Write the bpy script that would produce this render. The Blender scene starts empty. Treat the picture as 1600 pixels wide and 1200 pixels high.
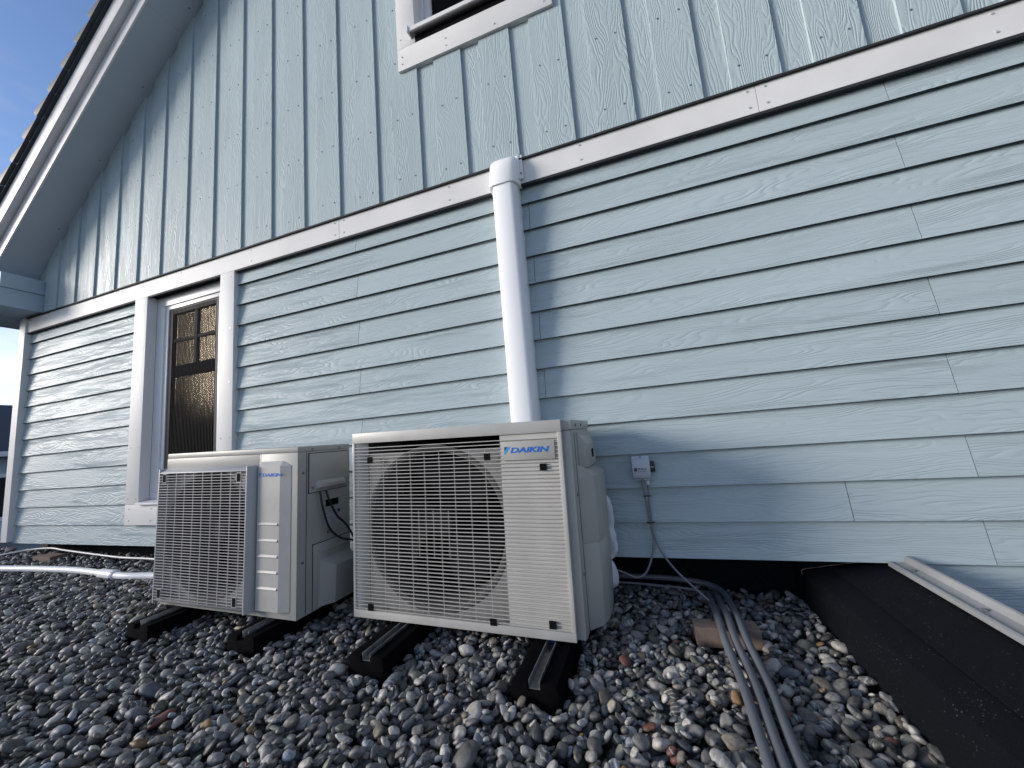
import bpy, bmesh, math, random
import numpy as np
from mathutils import Vector, Matrix, Euler
from mathutils import noise as mnoise

random.seed(7); RNG = np.random.default_rng(7)
scene = bpy.context.scene
COL = scene.collection

# ------------------------------------------------------------------ camera, world, sun, exposure
cam_data = bpy.data.cameras.new('camera'); cam = bpy.data.objects.new('camera', cam_data); COL.objects.link(cam)
fpx = 603.0
vx = np.array([-1773., 226., fpx]); vz = np.array([-367., -4488., fpx])
AX = -vx/np.linalg.norm(vx); AZ = vz/np.linalg.norm(vz); AZ = AZ-AX*(AZ@AX); AZ /= np.linalg.norm(AZ); AY = np.cross(AZ, AX)
RW = np.stack([AX, AY, AZ])                      # camera (x right, y down, z forward) -> world
right, down, fwd = RW[:, 0], RW[:, 1], RW[:, 2]
CAMP = np.array([0., -1.85, 0.75])
m = Matrix.Identity(4)
for i in range(3):
    m[i][0] = right[i]; m[i][1] = -down[i]; m[i][2] = -fwd[i]; m[i][3] = CAMP[i]
cam.matrix_world = m
cam_data.sensor_width = 36; cam_data.lens = fpx/1600*36; cam_data.clip_start = .02; cam_data.clip_end = 3000
scene.camera = cam

SUN_TRAVEL = Vector((2.05, 1.0, -0.52)).normalized()
to_sun = -SUN_TRAVEL
elev = math.asin(to_sun.z); azim = math.atan2(to_sun.x, to_sun.y)
world = bpy.data.worlds.new('World'); scene.world = world; world.use_nodes = True
nt = world.node_tree; bg = nt.nodes['Background']
sky = nt.nodes.new('ShaderNodeTexSky'); sky.sky_type = 'NISHITA'; sky.sun_disc = False
sky.sun_elevation = elev; sky.sun_rotation = azim
sky.air_density = 1.0; sky.dust_density = .35; sky.ozone_density = 1.2
tc = nt.nodes.new('ShaderNodeTexCoord')
mp = nt.nodes.new('ShaderNodeMapping'); mp.inputs['Scale'].default_value = (1.0, 1.0, 3.2)
nz = nt.nodes.new('ShaderNodeTexNoise'); nz.inputs['Scale'].default_value = 2.3; nz.inputs['Detail'].default_value = 7; nz.inputs['Roughness'].default_value = .55
cr = nt.nodes.new('ShaderNodeValToRGB'); cr.color_ramp.elements[0].position = .37; cr.color_ramp.elements[1].position = .68
cr.color_ramp.elements[1].color = (.85, .85, .85, 1)
mix = nt.nodes.new('ShaderNodeMix'); mix.data_type = 'RGBA'
mul = nt.nodes.new('ShaderNodeMix'); mul.data_type = 'RGBA'; mul.blend_type = 'MULTIPLY'; mul.inputs[0].default_value = 1
mul.inputs[7].default_value = (1.0, 1.10, 1.42, 1)
L = nt.links.new
L(tc.outputs['Generated'], mp.inputs['Vector']); L(mp.outputs[0], nz.inputs['Vector']); L(nz.outputs['Fac'], cr.inputs[0])
L(sky.outputs[0], mul.inputs[6]); L(mul.outputs[2], mix.inputs[6]); L(cr.outputs[0], mix.inputs[0])
bw = nt.nodes.new('ShaderNodeRGBToBW'); L(sky.outputs[0], bw.inputs[0])
cl = nt.nodes.new('ShaderNodeVectorMath'); cl.operation = 'SCALE'; cl.inputs[0].default_value = (1.62, 1.72, 1.95); L(bw.outputs[0], cl.inputs['Scale'])
L(cl.outputs[0], mix.inputs[7])
L(mix.outputs[2], bg.inputs['Color']); bg.inputs['Strength'].default_value = .051
sun_data = bpy.data.lights.new('sun', 'SUN'); sun = bpy.data.objects.new('sun', sun_data); COL.objects.link(sun)
sun_data.energy = 1.5; sun_data.angle = math.radians(19); sun_data.color = (1, .93, .84)
sun.rotation_euler = SUN_TRAVEL.to_track_quat('-Z', 'Y').to_euler()
vs = scene.view_settings; vs.view_transform = 'Standard'; vs.look = 'None'; vs.gamma = 1; vs.use_curve_mapping = False
vs.exposure = 1.62

# ------------------------------------------------------------------ projecting helpers (photo pixel -> place), used only for reading positions
def g_at(x): return -.035 + .0165*(.4-x)         # the gravel level, the roof drains to the right

# ------------------------------------------------------------------ materials
def mat(name, color=(.5, .5, .5), rough=.5, metal=0., spec=.5):
    mt = bpy.data.materials.new(name); mt.use_nodes = True
    b = mt.node_tree.nodes['Principled BSDF']
    b.inputs['Base Color'].default_value = (*color, 1); b.inputs['Roughness'].default_value = rough
    b.inputs['Metallic'].default_value = metal; b.inputs['Specular IOR Level'].default_value = spec
    return mt, mt.node_tree, b
def N(t, typ, **kw):
    n = t.nodes.new(typ)
    for k, v in kw.items():
        if k in n.inputs: n.inputs[k].default_value = v
        else: setattr(n, k, v)
    return n
def math_node(t, op, a, b=None, c=None):
    n = t.nodes.new('ShaderNodeMath'); n.operation = op
    for i, v in enumerate((a, b, c)):
        if v is None: continue
        if isinstance(v, (int, float)): n.inputs[i].default_value = v
        else: t.links.new(v, n.inputs[i])
    return n.outputs[0]
def dusty(name, color, rough=.5, var=.12, scale=6, bump=.0, bscale=300, metal=0., spec=.5):
    """painted / plastic surface: faint uneven tone, rough spots, optional fine texture"""
    mt, t, b = mat(name, color, rough, metal, spec)
    co = N(t, 'ShaderNodeTexCoord'); no = N(t, 'ShaderNodeTexNoise', Scale=scale, Detail=6.)
    t.links.new(co.outputs['Object'], no.inputs['Vector'])
    mr = N(t, 'ShaderNodeMapRange'); mr.inputs['From Min'].default_value = .3; mr.inputs['From Max'].default_value = .7
    mr.inputs['To Min'].default_value = 1-var; mr.inputs['To Max'].default_value = 1+var*.4
    t.links.new(no.outputs['Fac'], mr.inputs['Value'])
    vm = N(t, 'ShaderNodeVectorMath'); vm.operation = 'SCALE'; vm.inputs[0].default_value = color
    t.links.new(mr.outputs[0], vm.inputs['Scale']); t.links.new(vm.outputs[0], b.inputs['Base Color'])
    r2 = N(t, 'ShaderNodeMapRange'); r2.inputs['To Min'].default_value = rough-.08; r2.inputs['To Max'].default_value = rough+.1
    t.links.new(no.outputs['Fac'], r2.inputs['Value']); t.links.new(r2.outputs[0], b.inputs['Roughness'])
    if bump:
        n2 = N(t, 'ShaderNodeTexNoise', Scale=bscale, Detail=3.); t.links.new(co.outputs['Object'], n2.inputs['Vector'])
        bp = N(t, 'ShaderNodeBump', Strength=bump, Distance=.002); t.links.new(n2.outputs['Fac'], bp.inputs['Height'])
        t.links.new(bp.outputs[0], b.inputs['Normal'])
    return mt
def grain(name, color, along='X'):
    """fibre cement board painted blue grey with an embossed cedar grain"""
    mt, t, b = mat(name, color, .42, 0., .13)
    geo = N(t, 'ShaderNodeNewGeometry'); oi = N(t, 'ShaderNodeObjectInfo')
    sp = N(t, 'ShaderNodeSeparateXYZ'); t.links.new(geo.outputs['Position'], sp.inputs[0])
    al = sp.outputs['X'] if along == 'X' else sp.outputs['Z']
    ac = sp.outputs['Z'] if along == 'X' else sp.outputs['X']
    rnd = math_node(t, 'MULTIPLY', oi.outputs['Random'], 137.)
    def vec(sa, sc, off=0):
        c = N(t, 'ShaderNodeCombineXYZ')
        t.links.new(math_node(t, 'MULTIPLY_ADD', al, sa, rnd), c.inputs[0])
        t.links.new(math_node(t, 'MULTIPLY', ac, sc), c.inputs[1])
        t.links.new(math_node(t, 'ADD', rnd, off), c.inputs[2]); return c.outputs[0]
    n1 = N(t, 'ShaderNodeTexNoise', Scale=1., Detail=2.2, Roughness=.45); t.links.new(vec(1.6 if along == 'X' else 2.0, 11.), n1.inputs['Vector'])
    # fraction of a stretched height field -> nested cathedral rings
    h = math_node(t, 'MULTIPLY_ADD', n1.outputs['Fac'], 19. if along == 'X' else 18., math_node(t, 'MULTIPLY', ac, 56. if along == 'X' else 66.))
    ring = math_node(t, 'PINGPONG', h, .5)
    ring = math_node(t, 'SMOOTH_MIN', math_node(t, 'MULTIPLY', ring, 2.), .62, .25)
    msk = N(t, 'ShaderNodeTexNoise', Scale=1., Detail=2.); t.links.new(vec(1.3, 6., 31.), msk.inputs['Vector'])
    mk = N(t, 'ShaderNodeMapRange'); mk.inputs['From Min'].default_value = .36; mk.inputs['From Max'].default_value = .62
    mk.inputs['To Min'].default_value = .38
    t.links.new(msk.outputs['Fac'], mk.inputs['Value'])
    n2 = N(t, 'ShaderNodeTexNoise', Scale=1., Detail=3.); t.links.new(vec(7., 330., 5.), n2.inputs['Vector'])
    n3 = N(t, 'ShaderNodeTexNoise', Scale=260., Detail=2.); t.links.new(geo.outputs['Position'], n3.inputs['Vector'])
    hh = math_node(t, 'MULTIPLY', ring, mk.outputs[0])
    hh = math_node(t, 'MULTIPLY_ADD', n2.outputs['Fac'], .22, hh)
    hh = math_node(t, 'MULTIPLY_ADD', n3.outputs['Fac'], .10, hh)
    bp = N(t, 'ShaderNodeBump', Strength=1., Distance=.0026 if along == 'X' else .0020); t.links.new(hh, bp.inputs['Height']); t.links.new(bp.outputs[0], b.inputs['Normal'])
    # faint tone changes: board to board, weathering along the board
    w = N(t, 'ShaderNodeTexNoise', Scale=1., Detail=5.); t.links.new(vec(1.1, 3.), w.inputs['Vector'])
    f = math_node(t, 'MULTIPLY_ADD', w.outputs['Fac'], .16, .90)
    f = math_node(t, 'MULTIPLY_ADD', oi.outputs['Random'], .05, f)
    f = math_node(t, 'MULTIPLY_ADD', ring, .035, math_node(t, 'SUBTRACT', f, .025))
    vm = N(t, 'ShaderNodeVectorMath'); vm.operation = 'SCALE'; vm.inputs[0].default_value = color
    t.links.new(f, vm.inputs['Scale']); t.links.new(vm.outputs[0], b.inputs['Base Color'])
    rr = math_node(t, 'MULTIPLY_ADD', w.outputs['Fac'], .2, .38); t.links.new(rr, b.inputs['Roughness'])
    return mt

SIDING = (.385, .460, .488)
M_PLANK = grain('blue grey plank paint', SIDING, 'X')
M_BOARD = grain('blue grey board paint', SIDING, 'Z')
M_UNDERSHADE = dusty('painted underside shade', (.035, .045, .055), .8, .2, 5)  # near-black colour stands in for shade under plank laps and board ends
M_TRIM = dusty('white aluminium trim', (.70, .695, .69), .5, .10, 3, .12, 900, spec=.22)
M_FRAME = dusty('white window plastic', (.74, .74, .76), .35, .05, 4)
M_SOFFIT = dusty('soffit sheet', (.46, .52, .58), .55, .08, 2)
M_FASCIA = dusty('white fascia board', (.72, .71, .72), .45, .12, 8, .15, 200)
M_TILE = dusty('dark roof tile', (.048, .055, .068), .6, .3, 9, .4, 60)
M_EAVE = dusty('eave cladding', (.36, .45, .53), .5, .06, 3)
M_IVORY = dusty('ivory casing paint', (.365, .36, .335), .42, .10, 5, .12, 700)
M_IVORY_P = dusty('ivory grille plastic', (.45, .44, .415), .38, .12, 7)
M_GREYP = dusty('grey grille plastic', (.40, .395, .40), .45, .12, 6, .15, 500)
M_DARK = dusty('dark cavity', (.006, .006, .007), .85, .2, 5, spec=.1)
M_FAN = dusty('fan plastic', (.012, .012, .013), .75, .2, 5, spec=.2)
M_BELL = dusty('bell mouth plastic', (.07, .07, .068), .75, .15, 6)
M_PLATE = dusty('grey front plate', (.26, .26, .25), .6, .15, 6)
M_RUBBER = dusty('recycled rubber', (.003, .003, .004), .9, .4, 30, .5, 500, spec=.06)
M_GALV = dusty('galvanised steel', (.27, .275, .28), .38, .4, 40, .2, 300, metal=.75)
M_BLACKP = dusty('black plastic', (.012, .012, .016), .4, .1, 6)
M_BLUE = dusty('blue plastic', (.02, .18, .55), .4, .1, 6)
M_DUCT = dusty('white duct plastic', (.87, .87, .88), .35, .05, 3)
M_CONDUIT = dusty('grey conduit plastic', (.12, .13, .15), .42, .2, 7)
M_CABLE = dusty('grey cable', (.20, .21, .23), .5, .15, 9)
M_CABLEW = dusty('pale cable', (.55, .55, .56), .45, .15, 9)
M_BRICK = dusty('pinkish paver', (.27, .195, .155), .85, .25, 35, .3, 160)
M_BOX = dusty('grey metal box', (.50, .53, .58), .38, .1, 9)
M_SCREW = dusty('steel screw', (.20, .22, .25), .4, .3, 50, metal=.6)
M_SCREWW = dusty('painted screw', (.55, .56, .58), .35, .3, 50, metal=.2)
M_INK = dusty('dark ink', (.03, .035, .05), .5, .1, 9)
M_LOGO = dusty('blue ink', (.0, .12, .50), .4, .05, 5)
M_LOGO2 = dusty('light blue ink', (.02, .28, .68), .4, .05, 5)
M_LABEL = dusty('paper label', (.42, .44, .48), .5, .1, 20)
M_STRIP = dusty('aluminium edge strip', (.31, .315, .325), .42, .2, 8, .1, 300)
M_INSUL = dusty('white insulation wrap', (.62, .65, .70), .6, .15, 12, .5, 40)
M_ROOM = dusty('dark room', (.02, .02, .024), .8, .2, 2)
M_SASH = dusty('dark sash', (.018, .020, .027), .6, .1, 4, spec=.2)
M_MESH = dusty('dark mesh fabric', (.02, .02, .02), .9, .1, 4, spec=.1)
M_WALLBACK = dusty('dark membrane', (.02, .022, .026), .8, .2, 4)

# bitumen felt with mineral specks
M_FELT, t, b = mat('mineral bitumen felt', (.012, .013, .015), .8, 0., .15)
co = N(t, 'ShaderNodeTexCoord'); v = N(t, 'ShaderNodeTexVoronoi', Scale=420.); t.links.new(co.outputs['Object'], v.inputs['Vector'])
n0 = N(t, 'ShaderNodeTexNoise', Scale=9., Detail=6.); t.links.new(co.outputs['Object'], n0.inputs['Vector'])
sepc = N(t, 'ShaderNodeSeparateColor'); t.links.new(v.outputs['Color'], sepc.inputs[0])
sp_ = math_node(t, 'GREATER_THAN', math_node(t, 'MULTIPLY', sepc.outputs[0], math_node(t, 'MULTIPLY_ADD', n0.outputs['Fac'], .10, .94)), .984)
mx = N(t, 'ShaderNodeMix', data_type='RGBA'); t.links.new(sp_, mx.inputs[0])
mx.inputs[6].default_value = (.003, .004, .0065, 1); mx.inputs[7].default_value = (.05, .055, .055, 1); t.links.new(mx.outputs[2], b.inputs['Base Color'])
bp = N(t, 'ShaderNodeBump', Strength=.5, Distance=.003)
hh = math_node(t, 'MULTIPLY_ADD', n0.outputs['Fac'], 2.2, v.outputs['Distance']); t.links.new(hh, bp.inputs['Height']); t.links.new(bp.outputs[0], b.inputs['Normal'])

# glass that lets the sun through
M_GLASS = bpy.data.materials.new('window glass'); M_GLASS.use_nodes = True
t = M_GLASS.node_tree; t.nodes.clear(); out = N(t, 'ShaderNodeOutputMaterial')
gl = N(t, 'ShaderNodeBsdfGlossy', Roughness=.13); gl.inputs['Color'].default_value = (.22, .195, .155, 1); tr = N(t, 'ShaderNodeBsdfTransparent'); tr.inputs[0].default_value = (.86, .88, .88, 1)
fr = N(t, 'ShaderNodeFresnel', IOR=1.5); ms = N(t, 'ShaderNodeMixShader')
t.links.new(fr.outputs[0], ms.inputs[0]); t.links.new(tr.outputs[0], ms.inputs[1]); t.links.new(gl.outputs[0], ms.inputs[2]); t.links.new(ms.outputs[0], out.inputs[0])
# pleated screen
M_PLEAT = dusty('beige pleated screen', (.50, .43, .31), .8, .55, 14, .4, 60)

# pebbles
M_PEB, t, b = mat('river pebble', (.15, .15, .15), .55)
at = N(t, 'ShaderNodeAttribute', attribute_name='tone'); lc = N(t, 'ShaderNodeAttribute', attribute_name='inner')
n1 = N(t, 'ShaderNodeTexNoise', Scale=90., Detail=6., Roughness=.65); t.links.new(lc.outputs['Vector'], n1.inputs['Vector'])
n2 = N(t, 'ShaderNodeTexNoise', Scale=500., Detail=2.); t.links.new(lc.outputs['Vector'], n2.inputs['Vector'])
wv = N(t, 'ShaderNodeTexWave', Scale=26., Distortion=7., Detail=3.); wv.inputs['Detail Scale'].default_value = 1.5; t.links.new(lc.outputs['Vector'], wv.inputs['Vector'])
f1 = N(t, 'ShaderNodeMapRange'); f1.inputs['From Min'].default_value = .3; f1.inputs['From Max'].default_value = .72; f1.inputs['To Min'].default_value = .62; f1.inputs['To Max'].default_value = 1.4
t.links.new(n1.outputs['Fac'], f1.inputs['Value'])
f = math_node(t, 'MULTIPLY', f1.outputs[0], math_node(t, 'MULTIPLY_ADD', n2.outputs['Fac'], .5, .75))
veins = math_node(t, 'MULTIPLY', math_node(t, 'POWER', wv.outputs['Fac'], 9.), at.outputs['Alpha'])
vm = N(t, 'ShaderNodeVectorMath'); vm.operation = 'SCALE'; t.links.new(at.outputs['Color'], vm.inputs[0]); t.links.new(f, vm.inputs['Scale'])
mx = N(t, 'ShaderNodeMix', data_type='RGBA'); t.links.new(veins, mx.inputs[0]); t.links.new(vm.outputs[0], mx.inputs[6]); mx.inputs[7].default_value = (.5, .5, .48, 1)
t.links.new(mx.outputs[2], b.inputs['Base Color'])
bp = N(t, 'ShaderNodeBump', Strength=.25, Distance=.001); t.links.new(n1.outputs['Fac'], bp.inputs['Height']); t.links.new(bp.outputs[0], b.inputs['Normal'])

# ------------------------------------------------------------------ mesh helpers
class MB:
    def __init__(s): s.v = []; s.f = []; s.mi = []
    def add(s, vs, fs, mi=0):
        o = len(s.v); s.v += [tuple(p) for p in vs]; s.f += [[i+o for i in f] for f in fs]; s.mi += [mi]*len(fs); return s
    def box(s, x0, x1, y0, y1, z0, z1, mi=0):
        return s.add([(x, y, z) for x in (x0, x1) for y in (y0, y1) for z in (z0, z1)],
                     [(0, 1, 3, 2), (4, 6, 7, 5), (0, 4, 5, 1), (2, 3, 7, 6), (0, 2, 6, 4), (1, 5, 7, 3)], mi)
    def prism(s, poly, a, b, ax='y', mi=0):
        """poly in the plane across axis ax, swept from a to b. ax y: (x,z); ax x: (y,z); ax z: (x,y)"""
        n = len(poly)
        def P(p, q):
            return (p[0], q, p[1]) if ax == 'y' else ((q, p[0], p[1]) if ax == 'x' else (p[0], p[1], q))
        vs = [P(p, a) for p in poly]+[P(p, b) for p in poly]
        fs = [list(range(n)), list(range(2*n-1, n-1, -1))]+[(i, i+n, (i+1) % n+n, (i+1) % n) for i in range(n)]
        return s.add(vs, fs, mi)
    def disc(s, c, r, n=12, t=.002, ax='y', mi=0):
        pl = [(c[0]+r*math.cos(2*math.pi*i/n), c[2]+r*math.sin(2*math.pi*i/n)) for i in range(n)] if ax == 'y' else \
             ([(c[1]+r*math.cos(2*math.pi*i/n), c[2]+r*math.sin(2*math.pi*i/n)) for i in range(n)] if ax == 'x' else
              [(c[0]+r*math.cos(2*math.pi*i/n), c[1]+r*math.sin(2*math.pi*i/n)) for i in range(n)])
        k = {'y': 1, 'x': 0, 'z': 2}[ax]
        return s.prism(pl, c[k], c[k]+t, ax, mi)
    def tube(s, pts, r, n=10, mi=0, smooth=6, rj=0., caps=True):
        pts = [Vector(p) for p in pts]
        if smooth and len(pts) > 2:
            q = []
            for i in range(len(pts)-1):
                p0 = pts[max(i-1, 0)]; p1 = pts[i]; p2 = pts[i+1]; p3 = pts[min(i+2, len(pts)-1)]
                for k in range(smooth):
                    u = k/smooth
                    q.append(.5*((2*p1)+(-p0+p2)*u+(2*p0-5*p1+4*p2-p3)*u*u+(-p0+3*p1-3*p2+p3)*u**3))
            q.append(pts[-1]); pts = q
        o = len(s.v); up = Vector((0, 0, 1)); prev = None
        for i, p in enumerate(pts):
            d = (pts[min(i+1, len(pts)-1)]-pts[max(i-1, 0)]).normalized()
            if prev is None:
                a = d.cross(up); a = a if a.length > .1 else d.cross(Vector((1, 0, 0)))
            else: a = prev-d*prev.dot(d)
            a.normalize(); prev = a; bb = d.cross(a)
            rr = r*(1+rj*(mnoise.noise(p*22))) if rj else r
            for k in range(n):
                an = 2*math.pi*k/n
                w = rr*(1+rj*.7*mnoise.noise(p*35+Vector((k*.9, 0, 0)))) if rj else rr
                s.v.append(tuple(p+a*math.cos(an)*w+bb*math.sin(an)*w))
        for i in range(len(pts)-1):
            for k in range(n):
                s.f.append([o+i*n+k, o+i*n+(k+1) % n, o+(i+1)*n+(k+1) % n, o+(i+1)*n+k]); s.mi.append(mi)
        if caps:
            s.f.append([o+k for k in range(n)][::-1]); s.f.append([o+(len(pts)-1)*n+k for k in range(n)]); s.mi += [mi, mi]
        return s
    def mesh(s, name, mats, smooth=35, bevel=0.):
        me = bpy.data.meshes.new(name); me.from_pydata(s.v, [], s.f)
        mats = mats if isinstance(mats, (list, tuple)) else [mats]
        for q in mats: me.materials.append(q)
        me.polygons.foreach_set('material_index', s.mi)
        bm = bmesh.new(); bm.from_mesh(me); bmesh.ops.recalc_face_normals(bm, faces=bm.faces)
        if bevel:
            ed = [e for e in bm.edges if len(e.link_faces) == 2 and e.calc_face_angle(0) > math.radians(28)]
            bmesh.ops.bevel(bm, geom=ed, offset=bevel, segments=2, profile=.6, affect='EDGES', clamp_overlap=True)
        bm.to_mesh(me); bm.free()
        if smooth: me.shade_smooth(); me.set_sharp_from_angle(angle=math.radians(smooth))
        return me
    def obj(s, name, mats, parent=None, **kw):
        o = bpy.data.objects.new(name, s.mesh(name, mats, **kw)); COL.objects.link(o)
        if parent: o.parent = parent
        return o
def thing(name, label, cat, loc=(0, 0, 0), rot=(0, 0, 0), group=None):
    o = bpy.data.objects.new(name, None); COL.objects.link(o); o.location = loc; o.rotation_euler = rot
    o.empty_display_size = .1
    return tag(o, label, cat, group)
def tag(o, label, cat, group=None):
    o['label'] = label; o['category'] = cat
    if group: o['group'] = group
    return o
def stuff(o): o['kind'] = 'stuff'; return o
def struct(o): o['kind'] = 'structure'; return o
def inst(name, me, parent, loc=(0, 0, 0), rot=(0, 0, 0)):
    o = bpy.data.objects.new(name, me); COL.objects.link(o); o.parent = parent; o.location = loc; o.rotation_euler = rot; return o
def text(name, body, size, mt, parent, loc, rot=(math.pi/2, 0, 0), bold=.0, shear=0., sx=1., thick=.0004, space=1.):
    cu = bpy.data.curves.new(name, 'FONT'); cu.body = body; cu.size = size; cu.offset = bold; cu.shear = shear; cu.extrude = thick; cu.space_character = space
    o = bpy.data.objects.new(name, cu); COL.objects.link(o)
    dg = bpy.context.evaluated_depsgraph_get(); me = bpy.data.meshes.new_from_object(o.evaluated_get(dg)); bpy.data.objects.remove(o)
    me.materials.clear(); me.materials.append(mt)
    q = bpy.data.objects.new(name, me); COL.objects.link(q); q.parent = parent; q.location = loc; q.rotation_euler = rot; q.scale = (sx, 1, 1)
    return q
def clip(poly, a, b, c):
    """keep a*x+b*z <= c"""
    out = []
    for i in range(len(poly)):
        p, q = poly[i], poly[(i+1) % len(poly)]
        dp, dq = a*p[0]+b*p[1]-c, a*q[0]+b*q[1]-c
        if dp <= 0: out.append(p)
        if dp*dq < 0:
            u = dp/(dp-dq); out.append((p[0]+(q[0]-p[0])*u, p[1]+(q[1]-p[1])*u))
    return out

# ------------------------------------------------------------------ land far below, the gravelled roof slab, the neighbour
struct(MB().box(-400, 400, -400, 400, -3.6, -3.3).obj('ground', dusty('grass and paving', (.05, .06, .045), .9, .4, .3)))
zl, zr = g_at(-10)-.035, g_at(.51)-.035
sl = MB().prism([(-10, -3.3), (.51, -3.3), (.51, zr), (-10, zl)], -7, .24)
struct(sl.obj('flat_roof', dusty('roof membrane', (.05, .05, .05), .9, .4, 8, .5, 80)))

RS = .88; RX0, RZ0 = -5.163, 2.598; APX = -.7; APZ = RZ0+RS*(APX-RX0); CO = .75
XL, XR = -5.445, 4.05
def rake(x): return APZ-RS*abs(x-APX)
house = thing('house', 'blue grey clapboard house gable with white trim rising behind the outdoor units', 'house')

# wall behind the boards, with openings
W1 = (-3.66, -2.70, .42, 2.06); W2 = (-1.10, -.31, 3.19, 4.62)     # x0 x1 z0 z1
def wall_poly(x0, x1, z0, z1):
    p = [(x0, z0), (x1, z0), (x1, z1), (x0, z1)]
    p = clip(p, -RS, 1, APZ-RS*APX); p = clip(p, RS, 1, APZ+RS*APX); return p
mb = MB()
xs = [XL+.02, W1[0], W1[1], W2[0], W2[1], XR-.02]; zs = [.17, W1[2], W1[3], W2[2], W2[3], 7.]
for i in range(5):
    for j in range(5):
        if (i == 1 and j == 1) or (i == 3 and j == 3): continue
        p = wall_poly(xs[i], xs[i+1], zs[j], zs[j+1])
        if len(p) >= 3: mb.prism(p, .034, .2)
mb.box(.86, XR-.02, .034, .2, -3.3, .17)
mb.box(XL+.02, XL+.2, .2, 8, -3.3, 2.5); mb.box(XR-.2, XR-.02, .2, 8, -3.3, 2.5); mb.box(XL+.02, XR-.02, 7.8, 8, -3.3, 2.5)
mb.obj('wall', M_WALLBACK, house, smooth=0)

# clapboards
EXP = .1488; Z0 = .178
def plank(x0, x1, z):
    mb = MB(); top = z+.167
    if z+.149 > 2.06: top = min(top, 2.075)
    k = (top-z)/.167
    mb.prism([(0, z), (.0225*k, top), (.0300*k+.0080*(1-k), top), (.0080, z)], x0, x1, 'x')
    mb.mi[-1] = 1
    return mb.obj('siding_plank', [M_PLANK, M_UNDERSHADE], house, smooth=0)
G = .0013
for i in range(-9, 13):
    z = Z0+EXP*i
    if i < 0: segs = [.862, XR-.1]; cuts = [1.9, 3.1][(i % 2):(i % 2)+1]
    else:
        segs = [XL+.1, XR-.1]
        if i == 0: cuts = [-1.96, 1.065]
        elif i == 1: cuts = [-2.4, .689, 3.2]
        elif i % 2 == 0: cuts = [-1.586, 1.07]
        else: cuts = [-4.06 if i < 2 else None, -.46, 3.14]
    cuts = [c for c in cuts if c is not None and segs[0] < c < segs[1]]
    ed = [segs[0]]+cuts+[segs[1]]
    for a, b_ in zip(ed, ed[1:]):
        a2, b2 = a+G, b_-G
        if i >= 1 and z < 2.05:                                     # the window interrupts the rows
            if i == 1: wx0, wx1 = -3.735, -2.625                      # the row at the bottom trim
            else: wx0, wx1 = -3.725, -2.635
            for c0, c1 in ((a2, min(b2, wx0)), (max(a2, wx1), b2)):
                if c1-c0 > .02: plank(c0, c1, z)
        else: plank(a2, b2, z)

# upright boards of the gable: a set-back board and a proud board by turns
dark = [-5.249, -4.949, -4.659, -4.372, -4.078, -3.78, -3.489, -3.187, -2.886, -2.589, -2.292, -1.994, -1.695, -1.395, -1.083, -.784, -.48, -.175, .124, .424, .737, 1.039, 1.343]
while dark[-1] < XR-.3: dark.append(dark[-1]+.3)
dark = [q*.9825 for q in dark]
HO = (-1.14, -.255, 3.07, 4.70)
def vboard(x0, x1, y0, y1, zb):
    x0 = max(x0, XL+.02); x1 = min(x1, XR-.02)
    if x1-x0 < .02: return
    parts = []
    if x1 <= HO[0] or x0 >= HO[1]: parts = [(x0, x1, zb, 9)]
    else:
        parts = [(x0, x1, zb, HO[2]), (x0, x1, HO[3], 9)]
        if x0 < HO[0]-.01: parts.append((x0, HO[0], HO[2], HO[3]))
        if x1 > HO[1]+.01: parts.append((HO[1], x1, HO[2], HO[3]))
    for a, b_, c, d in parts:
        p = wall_poly(a, b_, c, d)
        if len(p) < 3: continue
        mb = MB(); mb.prism(p, y0, y1)
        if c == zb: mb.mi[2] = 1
        mb.obj('upright_board', [M_BOARD, M_UNDERSHADE], house, smooth=0)
screws = MB(); wscrews = MB()
for k, xd in enumerate(dark):
    nx = dark[k+1] if k+1 < len(dark) else xd+.3
    vboard(xd-.03, xd+.15, -.0215, -.004, 2.2075)
    vboard(xd+.116, nx, -.0345, -.0218, 2.2040)
    for j in range(8):
        zz = 2.30+j*.40+.012*math.sin(k*3+j)
        for xx in (xd+.155, nx-.045):
            if zz < rake(xx)-.08 and not (-1.2 < xx < -.2 and 3.0 < zz < 4.8) and xx < XR-.1 and xx > XL+.1:
                screws.disc((xx, -.0365, zz+random.uniform(-.01, .01)), .0045, 6, .002)

# white horizontal band, trims, corner boards
def trim(x0, x1, z0, z1, y0=-.021, y1=.02, name='trim_board', m=None, b=.0012):
    return MB().box(x0, x1, y0, y1, z0, z1).obj(name, m or M_TRIM, house, smooth=0, bevel=b)
joints = [-5.343, -3.968, -1.69, .6225, 2.93, XR-.1]
for a, b_ in zip(joints, joints[1:]):
    trim(a+.001, b_-.001, 2.066, 2.222, -.0205, -.001)
    n_ = max(2, round((b_-a)/.72))
    for k in range(n_+1):
        x = a+.035+(b_-a-.07)*k/n_
        for z in (2.098, 2.178): wscrews.disc((x, -.0235, z), .0048, 7, .003)
MB().box(XL+.1, XR-.1, -.0200, -.001, 2.0535, 2.0655).obj('band_shade_strip', M_WALLBACK, house)  # dark strip painted in for the shadow below the white band
MB().box(XL+.1, XR-.1, -.0338, -.0212, 2.1945, 2.2039).obj('board_shade_strip', M_WALLBACK, house)  # dark strip standing in for the shaded underside of the upright boards
trim(XL, XL+.1, .19, 2.2115, -.034, .03, 'corner_board')
trim(XR-.1, XR, -3.2, 2.21, -.034, .03, 'corner_board')
def part(name, parent=house):
    o = bpy.data.objects.new(name, None); COL.objects.link(o); o.parent = parent; return o
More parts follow.
